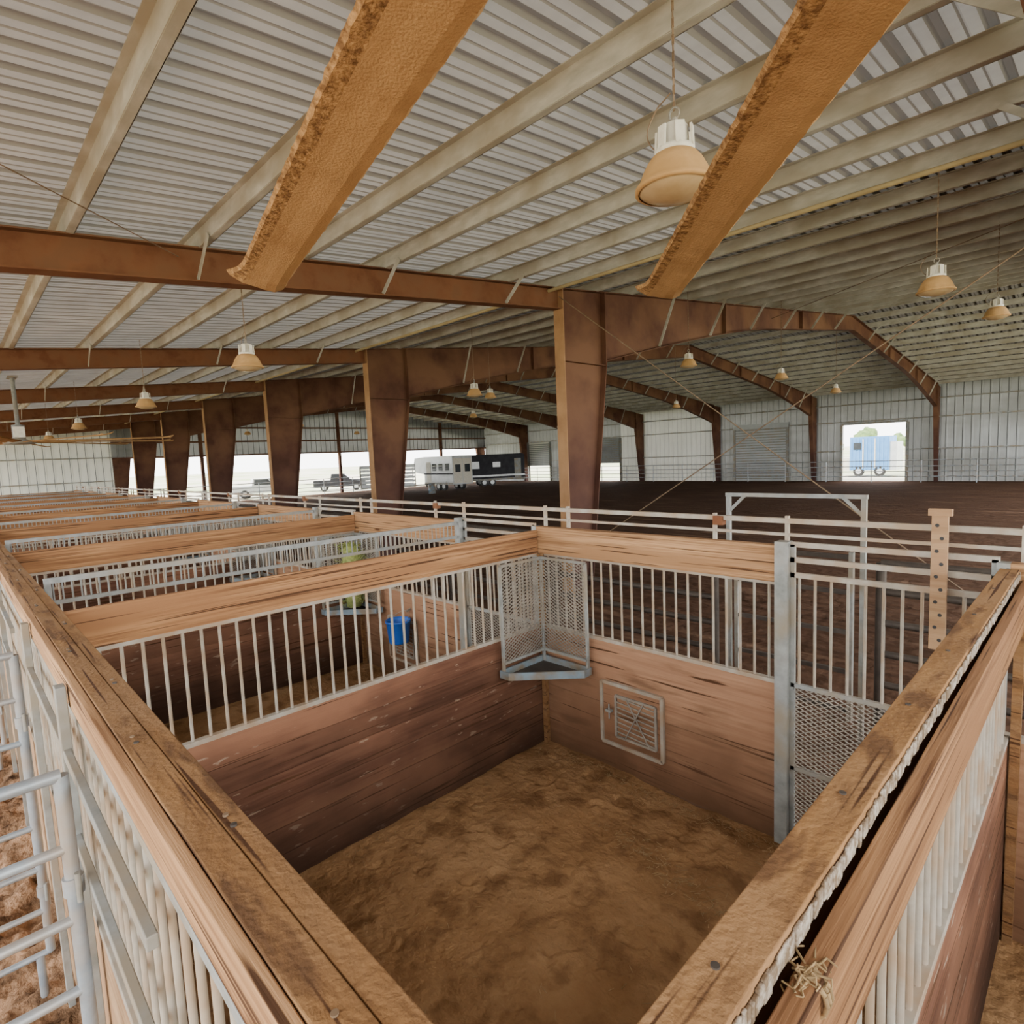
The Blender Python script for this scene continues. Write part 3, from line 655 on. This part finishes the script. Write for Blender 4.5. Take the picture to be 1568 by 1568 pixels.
def pickup(name,loc,rot,k='white'):
    b=MB(); W=1.95
    prof=[(0,0.45),(5.6,0.45),(5.6,0.95),(5.4,1.12),(4.0,1.2),(3.35,1.85),(1.95,1.88),(1.8,1.2),(0.0,1.2)]
    n=len(prof); vs=[(x,-W/2,z) for x,z in prof]+[(x,W/2,z) for x,z in prof]
    b.add(vs,[tuple(range(n)),tuple(range(2*n-1,n-1,-1))]+[((i+1)%n,i,n+i,n+(i+1)%n) for i in range(n)],k)
    for s_ in (-1,1):
        y=s_*(W/2+0.005); b.add([(2.0,y,1.25),(3.75,y,1.25),(3.3,y,1.78),(2.05,y,1.8)],[(0,1,2,3)],'glass')
        for x in (1.1,4.55): wheel(b,x,s_*(W/2-0.08),0.40)
    b.add([(3.99,-.85,1.24),(3.99,.85,1.24),(3.38,.8,1.82),(3.38,-.8,1.82)],[(0,1,2,3)],'glass')
    b.box((5.58,-0.9,0.5),(5.68,0.9,0.72),'galv')
    o=b.obj(name,0,loc); o.rotation_euler[2]=rot; return o
pickup('pickup_truck',(-62,29.5,-0.1),math.radians(60),'trailerblack')
pickup('pickup_truck',(-60,20,-0.1),math.radians(75),'silver')
pickup('pickup_truck',(-59,26,-0.1),math.radians(250),'silver')
b=MB()
for z in (0.6,0.95,1.3,1.65,2.0,2.3): b.box((0,-1.05,z),(5,-1.0,z+0.2),'silver'); b.box((0,1.0,z),(5,1.05,z+0.2),'silver')
for x in (0,1.6,3.3,4.95): b.box((x,-1.08,0.5),(x+0.06,-1.0,2.6),'galv'); b.box((x,1.0,0.5),(x+0.06,1.08,2.6),'galv')
b.box((0,-1.08,2.5),(5,1.08,2.6),'silver'); b.box((0,-1.05,0.5),(5,1.05,0.6),'galv'); b.beam((5,0,.55),(6.3,0,.55),.12,.12,'black')
for s_ in (-1,1):
    for x in (1.8,2.65): wheel(b,x,s_*1.12)
o=b.obj('stock_trailer',0,(-48.5,27.6,0)); o.rotation_euler[2]=math.radians(62)
b=MB()
b.box((0,0,0.5),(3.0,2.3,3.4),'bluepaint')
for i in range(10): b.box((0.05+i*0.3,-0.04,0.6),(0.17+i*0.3,0,3.3),'bluepaint')
b.box((1.0,-0.07,0.7),(1.08,-0.02,3.2),'white'); b.box((1.9,-0.07,0.7),(1.98,-0.02,3.2),'white')
b.box((0.3,-0.06,2.3),(0.9,-0.03,2.9),'glass')
b.box((-0.8,0.2,0.5),(0,2.1,1.6),'white'); b.box((3.0,0.1,0.5),(3.5,2.2,2.9),'silver')
for x in (0.7,2.3): wheel(b,x,0.1,0.42)
b.obj('blue_box_trailer',0,(-15.9,57,-0.1))
b=MB(); b.lathe([(0,0),(0.29,0),(0.30,0.02),(0.29,0.3),(0.305,0.31),(0.29,0.32),(0.29,0.6),(0.305,0.61),(0.29,0.62),(0.29,0.88),(0,0.88)],(-41,30.2,0),'bluesteel',24); b.obj('blue_barrel')
def trees(name,x0,y0,x1,y1,n,h):
    b=MB()
    for i in range(n):
        t=i/(n-1); x=x0+(x1-x0)*t+random.uniform(-3,3); y=y0+(y1-y0)*t+random.uniform(-3,3); hh=h*random.uniform(.6,1.2)
        b.cyl((x,y,-0.1),(x,y,hh*.5),0.25,'cable',7)
        for k in range(4):
            c=Vector((x+random.uniform(-2,2),y+random.uniform(-2,2),hh*random.uniform(.5,.85))); rr=hh*random.uniform(.22,.35)
            vs=[];fs=[];nu,nv=12,8
            for a in range(nv+1):
                for q in range(nu):
                    th=math.pi*a/nv; ph=2*math.pi*q/nu
                    dd=Vector((math.sin(th)*math.cos(ph),math.sin(th)*math.sin(ph),math.cos(th)))
                    vs.append(c+dd*rr*(1+0.35*noise.noise(dd*3+c)))
            for a in range(nv):
                for q in range(nu): fs.append((a*nu+q,a*nu+(q+1)%nu,(a+1)*nu+(q+1)%nu,(a+1)*nu+q))
            b.add(vs,fs,'foliage',True)
    b.obj(name)
trees('tree_line',-70,125,30,135,14,4)

# ---------------------------------------------------------------- light
wd=bpy.data.worlds.new('World'); scene.world=wd; wd.use_nodes=True
nt=wd.node_tree; bg=nt.nodes['Background']; bg.inputs['Color'].default_value=(0.99,0.985,0.97,1); bg.inputs['Strength'].default_value=8.0
sd=bpy.data.lights.new('sun','SUN'); sd.energy=9.0; sd.angle=math.radians(3); sd.color=(1,0.95,0.87)
so=bpy.data.objects.new('sun',sd); COL.objects.link(so); so.rotation_euler=(math.radians(35),math.radians(-20),0)

# ---------------------------------------------------------------- camera
cam=bpy.data.cameras.new('camera'); cam.sensor_width=36; cam.lens=907/1600*36; cam.clip_start=0.02; cam.clip_end=1000
co=bpy.data.objects.new('camera',cam); COL.objects.link(co)
X=Vector((.6986,.7143,-.0426)); Y=Vector((-.0394,.0978,.9944)); Z=X.cross(Y).normalized(); Y=Z.cross(X).normalized(); X.normalize()
mt=Matrix((X,Y,Z)).transposed().to_4x4(); mt.translation=Vector((0,0,CZ)); co.matrix_world=mt
scene.camera=co
